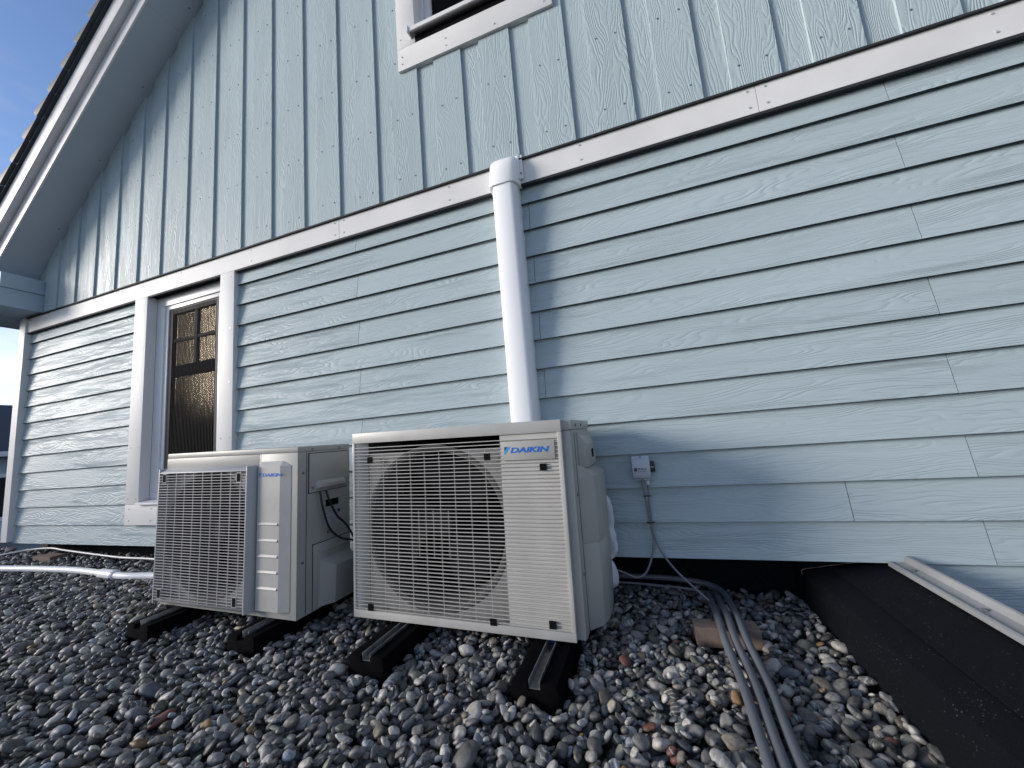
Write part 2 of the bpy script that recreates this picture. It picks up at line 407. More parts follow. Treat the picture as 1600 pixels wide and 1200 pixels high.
# lower window -------------------------------------------------------------
win = MB().add([], []).box(-3.58, -3.46, .045, .10, .50, 2.06)
win = MB()
win.box(-3.58, -3.49, .045, .10, .55, 1.985); win.box(-2.85, -2.76, .045, .10, .55, 1.985)
win.box(-3.58, -2.76, .045, .10, 1.985, 2.064); win.box(-3.58, -2.76, .045, .10, .50, .55)
win = win.obj('window', M_FRAME, house, bevel=.003)
def wsub(name, mb, m, **kw): o = mb.obj(name, m, win, **kw); return o
for (a, b_, c, d) in ((-3.732, -3.58, .476, 2.064), (-2.76, -2.62, .476, 2.064), (-3.732, -2.62, .328, .4745)):
    wsub('window_trim', MB().box(a, b_, -.022, .03, c, d), M_TRIM, bevel=.0012)
    for k in range(5):
        for q in (.03, -.03):
            if b_-a < .3: wscrews.disc((a+.03 if q > 0 else b_-.03, -.0245, c+.04+(d-c-.08)*k/4), .0042, 7, .003)
            else: wscrews.disc((a+.05+(b_-a-.1)*k/4, -.0245, (c+d)/2+q*1.4), .0042, 7, .003)
wsub('reveal', MB().box(-3.592, -3.581, -.012, .045, .487, 2.06), M_TRIM)
wsub('reveal', MB().box(-2.759, -2.748, -.012, .045, .487, 2.06), M_TRIM)
wsub('sill', MB().prism([(-.045, .474), (-.045, .486), (.045, .500), (.045, .478)], -3.578, -2.762, 'x'), M_FRAME, bevel=.001)
s = MB(); s.box(-3.488, -3.455, .055, .095, .552, 1.983); s.box(-2.885, -2.852, .055, .095, .552, 1.983)
s.box(-3.455, -2.885, .055, .095, 1.952, 1.983); s.box(-3.455, -2.885, .055, .095, .552, .585)
wsub('sash', s, M_FRAME, bevel=.003)
s = MB(); s.box(-3.453, -3.41, .062, .098, .587, 1.95); s.box(-2.93, -2.887, .062, .098, .587, 1.95); s.box(-3.41, -2.93, .062, .098, 1.91, 1.95); s.box(-3.41, -2.93, .062, .098, .587, .63)
wsub('inner_frame', s, M_SASH)
wsub('pane', MB().box(-3.41, -2.93, .078, .081, .63, 1.91), M_GLASS, smooth=0)
wsub('muntin', MB().box(-3.165, -3.135, .066, .077, 1.49, 1.91), M_SASH)
wsub('muntin', MB().box(-3.41, -3.166, .068, .077, 1.683, 1.705).box(-3.134, -2.93, .068, .077, 1.683, 1.705), M_SASH)
wsub('meeting_rail', MB().box(-3.41, -2.93, .060, .077, 1.405, 1.488), M_SASH)
pl = MB(); px = -3.405
while px < -2.936:
    pl.box(px, px+.0062, .0570, .0588, .60, 1.94); px += .0155
stuff(wsub('insect_screen', pl, M_MESH, smooth=0))
wsub('room', MB().add([(-3.66, .1, .42), (-2.70, .1, .42), (-2.70, .1, 2.06), (-3.66, .1, 2.06), (-3.66, .8, .42), (-2.70, .8, .42), (-2.70, .8, 2.06), (-3.66, .8, 2.06)],
     [(4, 5, 6, 7), (0, 1, 5, 4), (3, 2, 6, 7), (0, 3, 7, 4), (1, 2, 6, 5)]), M_ROOM, smooth=0)
# upper window
w2 = MB()
w2.box(-1.10, -1.03, .02, .09, 3.26, 4.60); w2.box(-.38, -.31, .02, .09, 3.26, 4.60); w2.box(-1.03, -.38, .02, .09, 4.53, 4.60); w2.box(-1.03, -.38, .02, .09, 3.26, 3.33)
win = w2.obj('window', M_FRAME, house, bevel=.003)
for (a, b_, c, d) in ((-1.180, -1.054, 3.157, 4.62), (-.340, -.2145, 3.157, 4.62), (-1.180, -.2145, 4.6205, 4.76), (-1.180, -.2145, 3.007, 3.1555)):
    wsub('window_trim', MB().box(a, b_, -.052, .02, c, d), M_TRIM, bevel=.0012)
for x, z in ((-1.165, 3.075), (-1.165, 3.125), (-1.17, 3.25), (-1.10, 3.25), (-.86, 3.07), (-.86, 3.12), (-.55, 3.07), (-.26, 3.07), (-.26, 3.12), (-1.17, 3.7), (-1.10, 3.7), (-.3, 3.4), (-.24, 3.4)):
    wscrews.disc((x*.988, -.0548, .75+(z-.75)*.988), .0045, 7, .003)
wsub('sill', MB().prism([(-.095, 3.196), (-.095, 3.222), (.02, 3.262), (.02, 3.250), (-.088, 3.213), (-.088, 3.196)], -1.072, -.326, 'x'), M_TRIM, smooth=0)
wsub('sill_shade_block', MB().box(-1.064, -.347, -.050, .02, 3.165, 3.203), M_DARK)  # dark box added to imitate the shadow under the sill
wsub('sill_end', MB().box(-1.080, -1.0725, -.102, .0, 3.190, 3.236), M_FRAME, bevel=.001)
wsub('sill_end', MB().box(-.3255, -.318, -.102, .0, 3.190, 3.236), M_FRAME, bevel=.001)
wsub('sash', MB().box(-1.028, -.985, .035, .085, 3.332, 4.528).box(-.425, -.382, .035, .085, 3.332, 4.528).box(-.985, -.425, .035, .085, 3.332, 3.375).box(-.985, -.425, .035, .085, 4.485, 4.528), M_FRAME, bevel=.003)
wsub('reveal', MB().box(-1.098, -1.0545, -.045, .02, 3.236, 4.60), M_TRIM)
wsub('reveal', MB().box(-.3395, -.312, -.045, .02, 3.236, 4.60), M_TRIM)
wsub('pane', MB().box(-.985, -.425, .06, .064, 3.375, 4.485), M_GLASS, smooth=0)
wsub('room', MB().add([(-1.1, .091, 3.19), (-.31, .091, 3.19), (-.31, .091, 4.62), (-1.1, .091, 4.62), (-1.1, .8, 3.19), (-.31, .8, 3.19), (-.31, .8, 4.62), (-1.1, .8, 4.62)],
     [(4, 5, 6, 7), (0, 1, 5, 4), (3, 2, 6, 7), (0, 3, 7, 4), (1, 2, 6, 5)]), M_ROOM, smooth=0)
stuff(screws.obj('screws', M_SCREW, house)); stuff(wscrews.obj('screws', M_SCREWW, house))

# upstand below the cladding
up = MB(); up.box(-5.30, .52, .20, .24, -.08, .19); up.box(-5.30, .86, .0305, .2, .171, .186)
up.obj('upstand', M_FELT, house)

# roof: soffits, fascias, slab, tiles, for both rakes
def rline(off, x): return rake(x)+off/CO
def slab(xa, xb, o0, o1, y0, y1, name, m, parent=house, bevel=.002):
    p = [(xa, rline(o0, xa)), (xb, rline(o0, xb)), (xb, rline(o1, xb)), (xa, rline(o1, xa))]
    return MB().prism(p, y0, y1).obj(name, m, parent, bevel=bevel)
roof = None
for sgn in (-1, 1):
    xa, xb = (-5.90, APX) if sgn < 0 else (APX+.001, 4.50)
    xs_ = -5.262 if sgn < 0 else 3.862
    a, b_ = (xs_, APX-.001) if sgn < 0 else (APX+.002, xs_)
    cuts = [a, a+(b_-a)*.44, b_] if sgn < 0 else [a, b_]
    for c, d in zip(cuts, cuts[1:]): slab(c+.0008, d-.0008, .002, .05, -.281, .004, 'soffit', M_SOFFIT, bevel=0)
    slab(a-.55 if sgn < 0 else a, b_ if sgn < 0 else b_+.55, -.004, .117, -.296, -.2815, 'fascia', M_FASCIA, bevel=.005)
    slab(a-.62 if sgn < 0 else a, b_ if sgn < 0 else b_+.62, .118, .272, -.348, -.2815, 'fascia', M_FASCIA, bevel=.014)
    r_ = slab(xa-.05 if sgn < 0 else xa, xb if sgn < 0 else xb+.05, .274, .292, -.366, 8.2, 'roof', M_TILE)
    # verge tiles, each lapping the next
    tm = MB(); tm.prism([(-.112, -.006), (-.122, .004), (-.124, .058), (-.104, .072), (-.05, .058), (.085, -.002), (.11, -.006)], -.392, -.02)
    tmesh = tm.mesh('roof_tile', M_TILE, bevel=.004)
    ang = math.atan(RS)
    x = -5.86
    n_ = 0
    while x < (-.72 if sgn < 0 else 4.45-(-.7)*0):
        if sgn > 0 and x < APX: x = APX+.1
        o = bpy.data.objects.new('roof_tile', tmesh); COL.objects.link(o); o.parent = house
        xx = x
        o.location = (xx, random.uniform(-.003, .003), rline(.293, xx)+.008); o.rotation_euler = (0, -ang if sgn < 0 else ang, 0)
        if sgn > 0: o.scale = (-1, 1, 1)
        x += .1706; n_ += 1
        if sgn > 0 and x > 4.45: break
sf = MB()
for x in np.arange(-4.79, -.8, .56): sf.disc((x, -.075, rline(0, x)-.002), .006, 8, .003, 'z')
stuff(sf.obj('screws', M_SCREW, house))
# boxed eave at the left corner
mb = MB(); mb.box(-5.87, -5.092, -.2885, .005, 2.212, 2.374); mb.obj('eave_box', M_EAVE, house, bevel=.002)
mb = MB(); mb.box(-5.87, -5.081, -.2885, .005, 2.376, 2.508); mb.obj('eave_box', M_EAVE, house, bevel=.002)
mb = MB(); mb.box(-5.87, XL-.002, .006, 8, 2.212, 2.40); mb.obj('eave_box', M_EAVE, house, bevel=.002)
MB().box(-5.99, -5.872, -.33, 8, 2.30, 2.42).obj('gutter', M_FRAME, house, bevel=.03)
MB().box(XR+.001, 4.47, -.2885, 8, 2.212, 2.508).obj('eave_box', M_EAVE, house, bevel=.002)

# ------------------------------------------------------------------ roof edge on the right
par = thing('parapet', 'low black felted roof edge running out from the house beside the gravel', 'parapet')
zb = .125
prof = [(.505, -.12), (.517, .095), (.535, .118), (.60, .134), (.775, .158), (.80, .160), (.80, -.6), (.505, -.6)]
MB().prism([(x, z) for x, z in prof], -7, .20).obj('felt', M_FELT, par, bevel=.004)
MB().prism([(.606, .1372), (.606, .1405), (.772, .1632), (.772, .1575)], -7, .03).obj('felt_lap', M_FELT, par)
MB().tube([(.514, .085, .100), (.517, .086, .118), (.56, .088, .127), (.62, .090, .136), (.67, .092, .144), (.73, .094, .152)], .0016, 6, rj=.8).obj('sealant_bead', M_BRICK, par)
st = MB(); st.prism([(.762, .170), (.762, .182), (.772, .186), (.776, .178), (.812, .184), (.818, .204), (.826, .206), (.832, .200), (.832, .06), (.826, .06), (.823, .178), (.77, .166)], -7, -.004)
st.obj('edge_strip', M_STRIP, par, bevel=.001)
sc_ = MB()
for y in np.arange(-.09, -6, -.30): sc_.disc((.795, y, .1815), .007, 10, .004, 'z')
stuff(sc_.obj('screws', M_SCREW, par))

# ------------------------------------------------------------------ duct cover on the wall
du = thing('pipe_duct', 'tall white plastic duct cover running down the wall behind the larger outdoor unit', 'duct')
d = MB()
prof = [(-.650, .02), (-.636, -.045), (-.618, -.083), (-.606, -.087), (-.528, -.087), (-.514, -.080), (-.499, -.045), (-.497, .02)]
d.prism(prof, .12, 2.062, 'z'); d.obj('duct_cover', M_DUCT, du, bevel=.003)
cp = MB()
ys = [(2.050, 1.0, -.096), (2.130, 1.0, -.097), (2.158, .98, -.094), (2.182, .94, -.084), (2.203, .86, -.068), (2.214, .74, -.050), (2.218, .55, -.030)]
rings = []
for z, sxx, yf in ys:
    w_ = .084*sxx; cx = -.566+(.006 if z > 2.1 else 0)
    rings.append([(cx-w_, .0, z), (cx-w_*.97, yf*.5, z), (cx-w_*.82, yf*.9, z), (cx-w_*.6, yf, z), (cx+w_*.5, yf, z), (cx+w_*.78, yf*.88, z), (cx+w_*.97, yf*.45, z), (cx+w_, .0, z)])
vs_ = [p for r_ in rings for p in r_]; fs_ = []
for i in range(len(rings)-1):
    for k in range(7): fs_.append((i*8+k, i*8+k+1, (i+1)*8+k+1, (i+1)*8+k))
fs_.append(tuple(range(8))); fs_.append(tuple((len(rings)-1)*8+k for k in range(8)))
cp.add(vs_, fs_); cp.obj('duct_cap', M_DUCT, du, smooth=50, bevel=.002)
fl = MB(); fl.box(-.493, -.462, -.033, -.022, 2.085, 2.222); fl.box(-.493, -.478, -.055, -.030, 2.075, 2.205)
fl.obj('wall_flange', M_DUCT, du, bevel=.003)
MB().disc((-.472, -.036, 2.115), .005, 8, .003).obj('screw', M_SCREW, du)

# ------------------------------------------------------------------ outdoor units
def plate_with_hole(x0, x1, z0, z1, cx, cz, r, y0, y1, n=72):
    """flat plate with a round opening, y0 front, y1 back"""
    mb = MB(); out = []; inn = []
    angs = sorted(set([2*math.pi*i/n for i in range(n)]+[math.atan2(z-cz, x-cx) % (2*math.pi) for x in (x0, x1) for z in (z0, z1)]))
    for a in angs:
        c, s_ = math.cos(a), math.sin(a); tt = 1e9
        if c > 1e-9: tt = min(tt, (x1-cx)/c)
        if c < -1e-9: tt = min(tt, (x0-cx)/c)
        if s_ > 1e-9: tt = min(tt, (z1-cz)/s_)
        if s_ < -1e-9: tt = min(tt, (z0-cz)/s_)
        out.append((cx+c*tt, cz+s_*tt)); inn.append((cx+c*min(r, tt*.999), cz+s_*min(r, tt*.999)))
    m_ = len(angs); vs_ = [(p[0], y, p[1]) for y in (y0, y1) for p in out]+[(p[0], y, p[1]) for y in (y0, y1) for p in inn]
    fs_ = []
    for i in range(m_):
        j = (i+1) % m_
        fs_ += [(i, j, 2*m_+j, 2*m_+i), (m_+i, 3*m_+i, 3*m_+j, m_+j), (i, m_+i, m_+j, j), (2*m_+i, 2*m_+j, 3*m_+j, 3*m_+i)]
    return mb.add(vs_, fs_)
def ring_lathe(cx, cz, prof, n=64):
    mb = MB(); m_ = len(prof)
    for i in range(n):
        a = 2*math.pi*i/n
        for r, y in prof: mb.v.append((cx+r*math.cos(a), y, cz+r*math.sin(a)))
    for i in range(n):
        j = (i+1) % n
        for k in range(m_-1): mb.f.append([i*m_+k, i*m_+k+1, j*m_+k+1, j*m_+k]); mb.mi.append(0)
    return mb
def fan(parent, cx, cz, R, y):
    f_ = ring_lathe(cx, cz, [(0.001, y-.03), (R*.16, y-.03), (R*.2, y-.02), (R*.21, y+.06)], 32).obj('fan_hub', M_FAN, parent)
    mb = MB()
    for k in range(3):
        a0 = 2*math.pi*k/3+.4; P1 = []
        for i in range(9):
            for j in range(7):
                r = R*(.19+.74*j/6); a = a0+(1.55*i/8)*(.75+.25*j/6)+.25*(j/6)**2
                P1.append((cx+r*math.cos(a), y+.035-.07*(i/8)+.012*math.sin(math.pi*i/8), cz+r*math.sin(a)))
        mb.add(P1, [(i*7+j, i*7+j+1, (i+1)*7+j+1, (i+1)*7+j) for i in range(8) for j in range(6)])
    mb.obj('fan_blades', M_FAN, parent, smooth=60)
def hull(parent, name, m, x0, x1, y0, y1, z0, z1, fy):
    """casing: sides, top, bottom, back, open front at y0"""
    t_ = .004; mb = MB()
    mb.box(x0, x0+t_, y0, y1, z0, z1); mb.box(x1-t_, x1, y0, y1, z0, z1); mb.box(x0+t_, x1-t_, y0, y1, z1-t_, z1)
    mb.box(x0+t_, x1-t_, y0, y1, z0, z0+t_); mb.box(x0+t_, x1-t_, y1-t_, y1, z0+t_, z1-t_)
    return mb.obj(name, m, parent, bevel=.0)
def logo(parent, x, z, w, h, y, name='logo'):
    """dark and light blue wedge followed by the maker's name in slanted capitals; w text width, h height"""
    mb = MB(); tw = h*1.15
    mb.prism([(x, z+h*1.12), (x+tw*.55, z+h*1.12), (x, z+h*.35)], y-.0006, y, 'y', 0)
    mb.prism([(x+tw*.60, z+h*1.12), (x+tw*1.12, z+h*1.12), (x+tw*.12, z-h*.28), (x, z-h*.28), (x, z+h*.27)], y-.0006, y, 'y', 1)
    mb.obj('emblem', [M_INK, M_LOGO2], parent, smooth=0)
    tx = text('lettering', 'DAIKIN', h*1.32, M_LOGO, parent, (x+tw*.98, y-.0002, z), bold=h*.05, shear=.22)
    bb = [v.co.x for v in tx.data.vertices]; wid = max(bb)-min(bb); tx.scale = ((w-tw*.98)/wid, 1, 1)
def screw_set(parent, pts, ax='x', r=.0055):
    mb = MB()
    for p in pts: mb.disc(p, r, 10, .003, ax)
    return stuff(mb.obj('screws', M_SCREW, parent))

# --- the larger unit
W, H, D = .945, .734, .42
big = thing('heat_pump_unit', 'larger ivory outdoor unit with full width slatted front, standing below the white duct', 'outdoor unit',
            (-1.223, -.494, .074), (0, .021, -.003))
hull(big, 'casing', M_IVORY, .012, W, .034, D, 0, .700, 0)
MB().box(.905, W, .018, .034, 0, .700).obj('corner_post', M_IVORY, big, bevel=.006)
MB().box(.008, W+.004, .018, D+.004, .7005, .737).obj('top_lid', M_IVORY, big, bevel=.006)
fp = plate_with_hole(.02, .90, .012, .650, .372, .352, .300, .032, .036); fp.obj('front_plate', M_PLATE, big, smooth=0)
ring_lathe(.372, .352, [(.322, .0315), (.317, .0295), (.303, .0295), (.299, .036), (.293, .055), (.290, .12), (.290, .2)]).obj('bell_mouth', M_BELL, big, smooth=60)
MB().box(.02, W-.01, .33, .335, .01, .695).obj('coil', M_DARK, big)
MB().box(.68, .684, .04, .33, .01, .69).obj('partition', M_DARK, big)
fan(big, .372, .352, .288, .12)
fr_ = MB()
fr_.box(0, .915, 0, .030, .697, .740); fr_.box(0, .915, 0, .030, 0, .029); fr_.box(0, .012, 0, .030, .029, .697); fr_.box(.899, .915, 0, .030, .029, .697)
fr_.obj('front_frame', M_IVORY_P, big, bevel=.002)
MB().prism([(.0122, .004), (.03, .008), (.062, .028), (.058, .0295), (.0122, .0295)], .029, .697, 'z').obj('side_guide', M_IVORY_P, big)
MB().prism([(.672, .0295), (.678, .0075), (.8988, .0075), (.8988, .0295)], .029, .697, 'z').obj('cover_plate', M_IVORY_P, big)
SP = [(.0004, -.0014), (.0004, .0014), (.0064, .0011), (.0064, -.0011)]
slat = MB(); slat.prism(SP, .0122, .8988, 'x')
slat_me = slat.mesh('slat', M_IVORY_P, smooth=0)
half = MB(); half.prism(SP, .0122, .686, 'x'); half_me = half.mesh('slat', M_IVORY_P, smooth=0)
end_ = MB(); end_.prism(SP, .8880, .8988, 'x'); end_me = end_.mesh('slat_end', M_IVORY_P, smooth=0)
for i in range(48):
    z = .0365+i*.01392
    if z > .69: break
    if .60 < z < .672: inst('slat', half_me, big, (0, 0, z)); inst('slat_end', end_me, big, (0, 0, z))
    else: inst('slat', slat_me, big, (0, 0, z))
wire = MB(); wire.box(-.0009, .0009, .0075, .0100, .029, .645); wire_me = wire.mesh('upright_rib', M_IVORY_P, smooth=0)
for x in (.085, .152, .218, .283, .349, .416, .482, .548, .614): inst('upright_rib', wire_me, big, (x, 0, 0))
wire2 = MB(); wire2.box(-.0008, .0008, .0075, .0100, .24, .42); wire2_me = wire2.mesh('upright_rib', M_IVORY_P, smooth=0)
for x in (.316, .382, .449): inst('upright_rib', wire2_me, big, (x, 0, 0))
clipm = MB(); clipm.box(-.012, .012, -.0022, .004, -.012, .012); clip_me = clipm.mesh('clip_socket', M_DARK)
for x, z in ((.091, .625), (.626, .619), (.841, .575), (.085, .042), (.618, .038), (.836, .048)): inst('clip_socket', clip_me, big, (x, 0, z))
MB().box(.686, .888, -.0015, .004, .603, .670).obj('name_plate', M_IVORY, big, bevel=.001)
logo(big, .698, .630, .170, .0195, -.0016)
# side covers
zt = .69
c = MB(); c.prism([(.125, .552), (.125, .69), (.405, .69), (.405, .552)], W-.001, W+.006, 'x'); c.obj('upper_side_cover', M_IVORY, big, bevel=.002)
def loft(rings, closed=True):
    n_ = len(rings[0]); mb = MB(); v_ = [p for r_ in rings for p in r_]
    f_ = [(i*n_+k, i*n_+(k+1) % n_, (i+1)*n_+(k+1) % n_, (i+1)*n_+k) for i in range(len(rings)-1) for k in range(n_)]
    f_ += [tuple(range(n_)), tuple((len(rings)-1)*n_+k for k in range(n_))]
    return mb.add(v_, f_)
X0 = W+.006
loft([[(X0-.002, .15, .677), (X0+.002, .15, .677), (X0+.002, .39, .677), (X0-.002, .39, .677)],
      [(X0-.002, .14, .645), (X0+.024, .165, .641), (X0+.024, .375, .641), (X0-.002, .40, .645)],
      [(X0-.002, .14, .556), (X0+.028, .165, .556), (X0+.028, .375, .556), (X0-.002, .40, .556)]]).obj('handle_box', M_IVORY, big, bevel=.003)
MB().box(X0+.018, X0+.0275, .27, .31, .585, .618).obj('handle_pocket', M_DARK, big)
def plan(k, z):
    return [(W-.001, .088, z), (W+.008*k, .092, z), (W+.052*k, .135, z), (W+.066*k, .19, z), (W+.070*k, .25, z), (W+.066*k, .345, z), (W+.058*k, .385, z), (W+.040*k, .405, z), (W-.001, .41, z)]
loft([[(p[0], p[1], z_) for p, z_ in zip(plan(.05, 0), [.568, .568, .566, .565, .563, .558, .556, .555, .555])], plan(.985, .524), plan(1.0, .518), plan(1.02, .40), plan(1.0, .292)]).obj('lower_side_cover', M_IVORY, big, bevel=.002)
loft([plan(.93, .2915), plan(.90, .284), plan(.98, .274), plan(.97, .12), plan(.90, .002)]).obj('lower_side_cover', M_IVORY, big, bevel=.002)
screw_set(big, [(W+.0045, .10, .718), (W+.0045, .22, .718), (W-.0003, .055, .20), (W-.0003, .055, .47)])
MB().box(W-.0003, W+.0008, .080, .0835, .0, .69).obj('seam', M_DARK, big)

# --- the smaller unit
W, H, D = .825, .685, .30
sm = thing('heat_pump_unit', 'smaller ivory outdoor unit with bulging grille and ribbed panel, left of the larger one', 'outdoor unit',
           (-2.24, -.605, .11), (0, .025, .008))
hull(sm, 'casing', M_IVORY, 0, W, .004, D, 0, .664, 0)
MB().box(0, W, 0, D+.003, .6645, .688).obj('top_lid', M_IVORY, sm, bevel=.005)
MB().box(.0, .61, .0, .0038, .618, .664).box(.61, .618, 0, .0038, 0, .664).box(.618, W, 0, .0038, 0, .664).box(0, .61, 0, .0038, 0, .022).obj('front_sheet', M_IVORY, sm, bevel=.001)
plate_with_hole(.012, .60, .024, .616, .302, .32, .268, .0042, .008).obj('front_plate', M_PLATE, sm, smooth=0)
ring_lathe(.302, .32, [(.285, .0035), (.280, -.002), (.270, -.002), (.267, .006), (.262, .03), (.26, .09), (.26, .15)]).obj('bell_mouth', M_BELL, sm, smooth=60)
MB().box(.01, W-.01, .24, .245, .01, .66).obj('coil', M_DARK, sm); fan(sm, .302, .32, .256, .08)
# bulging grille frame
fy = -.044
fr_ = MB()
fr_.prism([(.586, fy), (.592, fy-.001), (.603, -.038), (.611, -.024), (.614, .0), (.586, .0)], .020, .618, 'z')
fr_.prism([(.004, .0), (.004, -.026), (.012, -.040), (.020, fy), (.026, fy), (.026, .0)], .020, .618, 'z')
fr_.prism([(fy, .598), (fy+.003, .603), (-.028, .613), (-.006, .619), (.0, .619), (.0, .598)], .0262, .5858, 'x')
fr_.prism([(fy-.002, .040), (fy+.003, .034), (-.030, .024), (-.008, .019), (.0, .019), (.0, .040)], .0262, .5858, 'x')
fr_.obj('grille_frame', M_GREYP, sm, bevel=.002)
sl = MB(); sl.box(.0262, .5858, fy, fy+.005, -.0012, .0012); sl_me = sl.mesh('slat', M_GREYP, smooth=0)
n_ = 45
for i in range(n_): inst('slat', sl_me, sm, (0, 0, .0505+i*(.598-.0505)/n_*1.0))
wm = MB(); wm.box(-.0014, .0014, fy+.006, fy+.009, .04, .598); wm_me = wm.mesh('upright_rib', M_GREYP, smooth=0)
for x in np.linspace(.075, .545, 9): inst('upright_rib', wm_me, sm, (x, 0, 0))
cm = MB(); cm.box(-.010, .010, fy-.002, fy+.004, -.018, .018); cm_me = cm.mesh('clip_socket', M_DARK)
cf = MB(); cf.box(-.013, .013, fy-.0012, fy+.006, -.021, .021); cf_me = cf.mesh('clip_collar', M_GREYP)
for x, z in ((.062, .575), (.545, .572), (.064, .066), (.539, .066)):
    inst('clip_collar', cf_me, sm, (x, 0, z)); inst('clip_socket', cm_me, sm, (x, 0, z))
# ribbed panel on the right of the front
pn = MB(); pn.prism([(.622, .0), (.622, -.016), (.746, -.016), (.792, -.002), (.792, .0)], .030, .612, 'z')
pn.prism([(-.016, .612), (-.002, .632), (.0, .632), (.0, .612)], .622, .746, 'x'); pn.add([(.746, -.016, .612), (.746, -.002, .632), (.792, -.002, .612), (.746, 0, .612)], [(0, 1, 2), (0, 2, 3), (1, 3, 2)])
pn.obj('front_panel', M_IVORY_P, sm, smooth=0)
for z in (.374, .308, .245, .182, .118):
    MB().prism([(-.0161, z-.0045), (-.0195, z-.0035), (-.0205, z-.001), (-.0161, z+.0065)], .630, .738, 'x').obj('panel_rib', M_IVORY_P, sm, smooth=0)
logo(sm, .630, .570, .124, .0135, -.0163)
# right side details
xs2 = W
MB().box(xs2-.001, xs2+.0006, .044, .0465, .004, .66).obj('seam', M_DARK, sm)
MB().box(xs2-.001, xs2+.0008, .0535, .2815, .4855, .6575).obj('cover_gap_sheet', M_DARK, sm)  # dark sheet added behind the terminal cover to draw the gap round it
MB().box(xs2-.001, xs2+.0008, .0785, .2995, .0035, .2705).obj('cover_gap_sheet', M_DARK, sm)  # same dark gap outline behind the valve cover
MB().box(xs2-.002, xs2+.008, .056, .279, .488, .655).obj('terminal_cover', M_IVORY, sm, bevel=.006)
loft([[(xs2+.007, .09, .536), (xs2+.007, .252, .536), (xs2+.007, .258, .503), (xs2+.007, .084, .503)], [(xs2+.022, .10, .522), (xs2+.022, .244, .522), (xs2+.024, .250, .505), (xs2+.024, .094, .505)]]).obj('cover_handle', M_IVORY, sm, bevel=.002)
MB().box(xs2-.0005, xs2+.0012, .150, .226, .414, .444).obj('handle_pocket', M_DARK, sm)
MB().box(xs2-.001, xs2+.004, .145, .231, .409, .4138).box(xs2-.001, xs2+.004, .145, .231, .4442, .449).obj('handle_rim', M_IVORY, sm, bevel=.001)
MB().box(xs2-.001, xs2+.0010, .150, .243, .332, .398).obj('rating_label', M_LABEL, sm)
lb = MB(); rr = random.Random(3)
for r_ in range(7):
    y = .154
    while y < .232:
        w_ = rr.uniform(.003, .012)
        if rr.random() < .75: lb.box(xs2+.001, xs2+.0014, y, min(y+w_, .238), .392-r_*.0085-.0022, .392-r_*.0085)
        y += w_+.004
lb.box(xs2+.001, xs2+.0015, .222, .236, .378, .393)
lb.obj('label_print', M_INK, sm, smooth=0)
wt = MB(); A = [(.157, .297), (.191, .297), (.174, .326)]; Bq = [(.163, .3005), (.185, .3005), (.174, .3195)]
wt.prism(A, xs2-.0005, xs2+.0008, 'x'); wt.prism(Bq, xs2+.0009, xs2+.0012, 'x', 1); wt.box(xs2+.0013, xs2+.0016, .173, .175, .306, .314, 0); wt.box(xs2+.0013, xs2+.0016, .173, .175, .3025, .3045, 0)
wt.obj('warning_mark', [M_INK, M_IVORY], sm, smooth=0)
MB().box(xs2-.002, xs2+.006, .081, .297, .004, .268).obj('valve_cover', M_IVORY, sm, bevel=.004)
loft([[(xs2+.005, .107, .236), (xs2+.005, .286, .236), (xs2+.005, .286, .226), (xs2+.005, .107, .226)], [(xs2+.012, .110, .236), (xs2+.012, .283, .236), (xs2+.012, .283, .228), (xs2+.012, .110, .228)]]).obj('cover_lip', M_IVORY, sm, bevel=.001)
loft([[(xs2+.005, .112, .20), (xs2+.005, .294, .20), (xs2+.007, .294, .196), (xs2+.007, .112, .196)],
      [(xs2+.005, .112, .17), (xs2+.005, .294, .17), (xs2+.048, .285, .165), (xs2+.048, .165, .165)],
      [(xs2+.005, .105, .01), (xs2+.005, .294, .01), (xs2+.045, .285, .01), (xs2+.045, .160, .01)]]).obj('valve_cover', M_IVORY, sm, bevel=.003)
screw_set(sm, [(xs2-.0005, .027, .577), (xs2-.0005, .028, .212), (xs2+.007, .069, .509), (xs2+.007, .265, .507), (xs2-.0005, .075, .673), (xs2-.0005, .234, .673)])
# its two black cables
Ms = Matrix.Translation(sm.location) @ Euler(sm.rotation_euler).to_matrix().to_4x4()
for pts in ([(xs2+.018, .101, .490), (xs2+.030, .105, .42), (xs2+.035, .135, .33), (xs2+.035, .20, .27), (xs2+.035, .285, .235), (xs2+.03, .33, .20), (xs2+.02, .35, .08), (xs2+.02, .36, -.04)],
            [(xs2+.018, .135, .490), (xs2+.028, .145, .44), (xs2+.032, .185, .37), (xs2+.032, .24, .32), (xs2+.036, .285, .25), (xs2+.032, .315, .18), (xs2+.03, .335, .06), (xs2+.03, .34, -.04)]):
    c = MB(); c.tube([Ms @ Vector(p) for p in pts], .0048, 8)
    lab = 'black cable hanging lower in a wide loop from the smaller unit terminal cover' if pts[0][1] < .11 else 'black cable falling straighter over the rating label of the smaller unit'
    tag(c.obj('power_cable', M_BLACKP), lab, 'cable', 'black cables on the smaller unit')

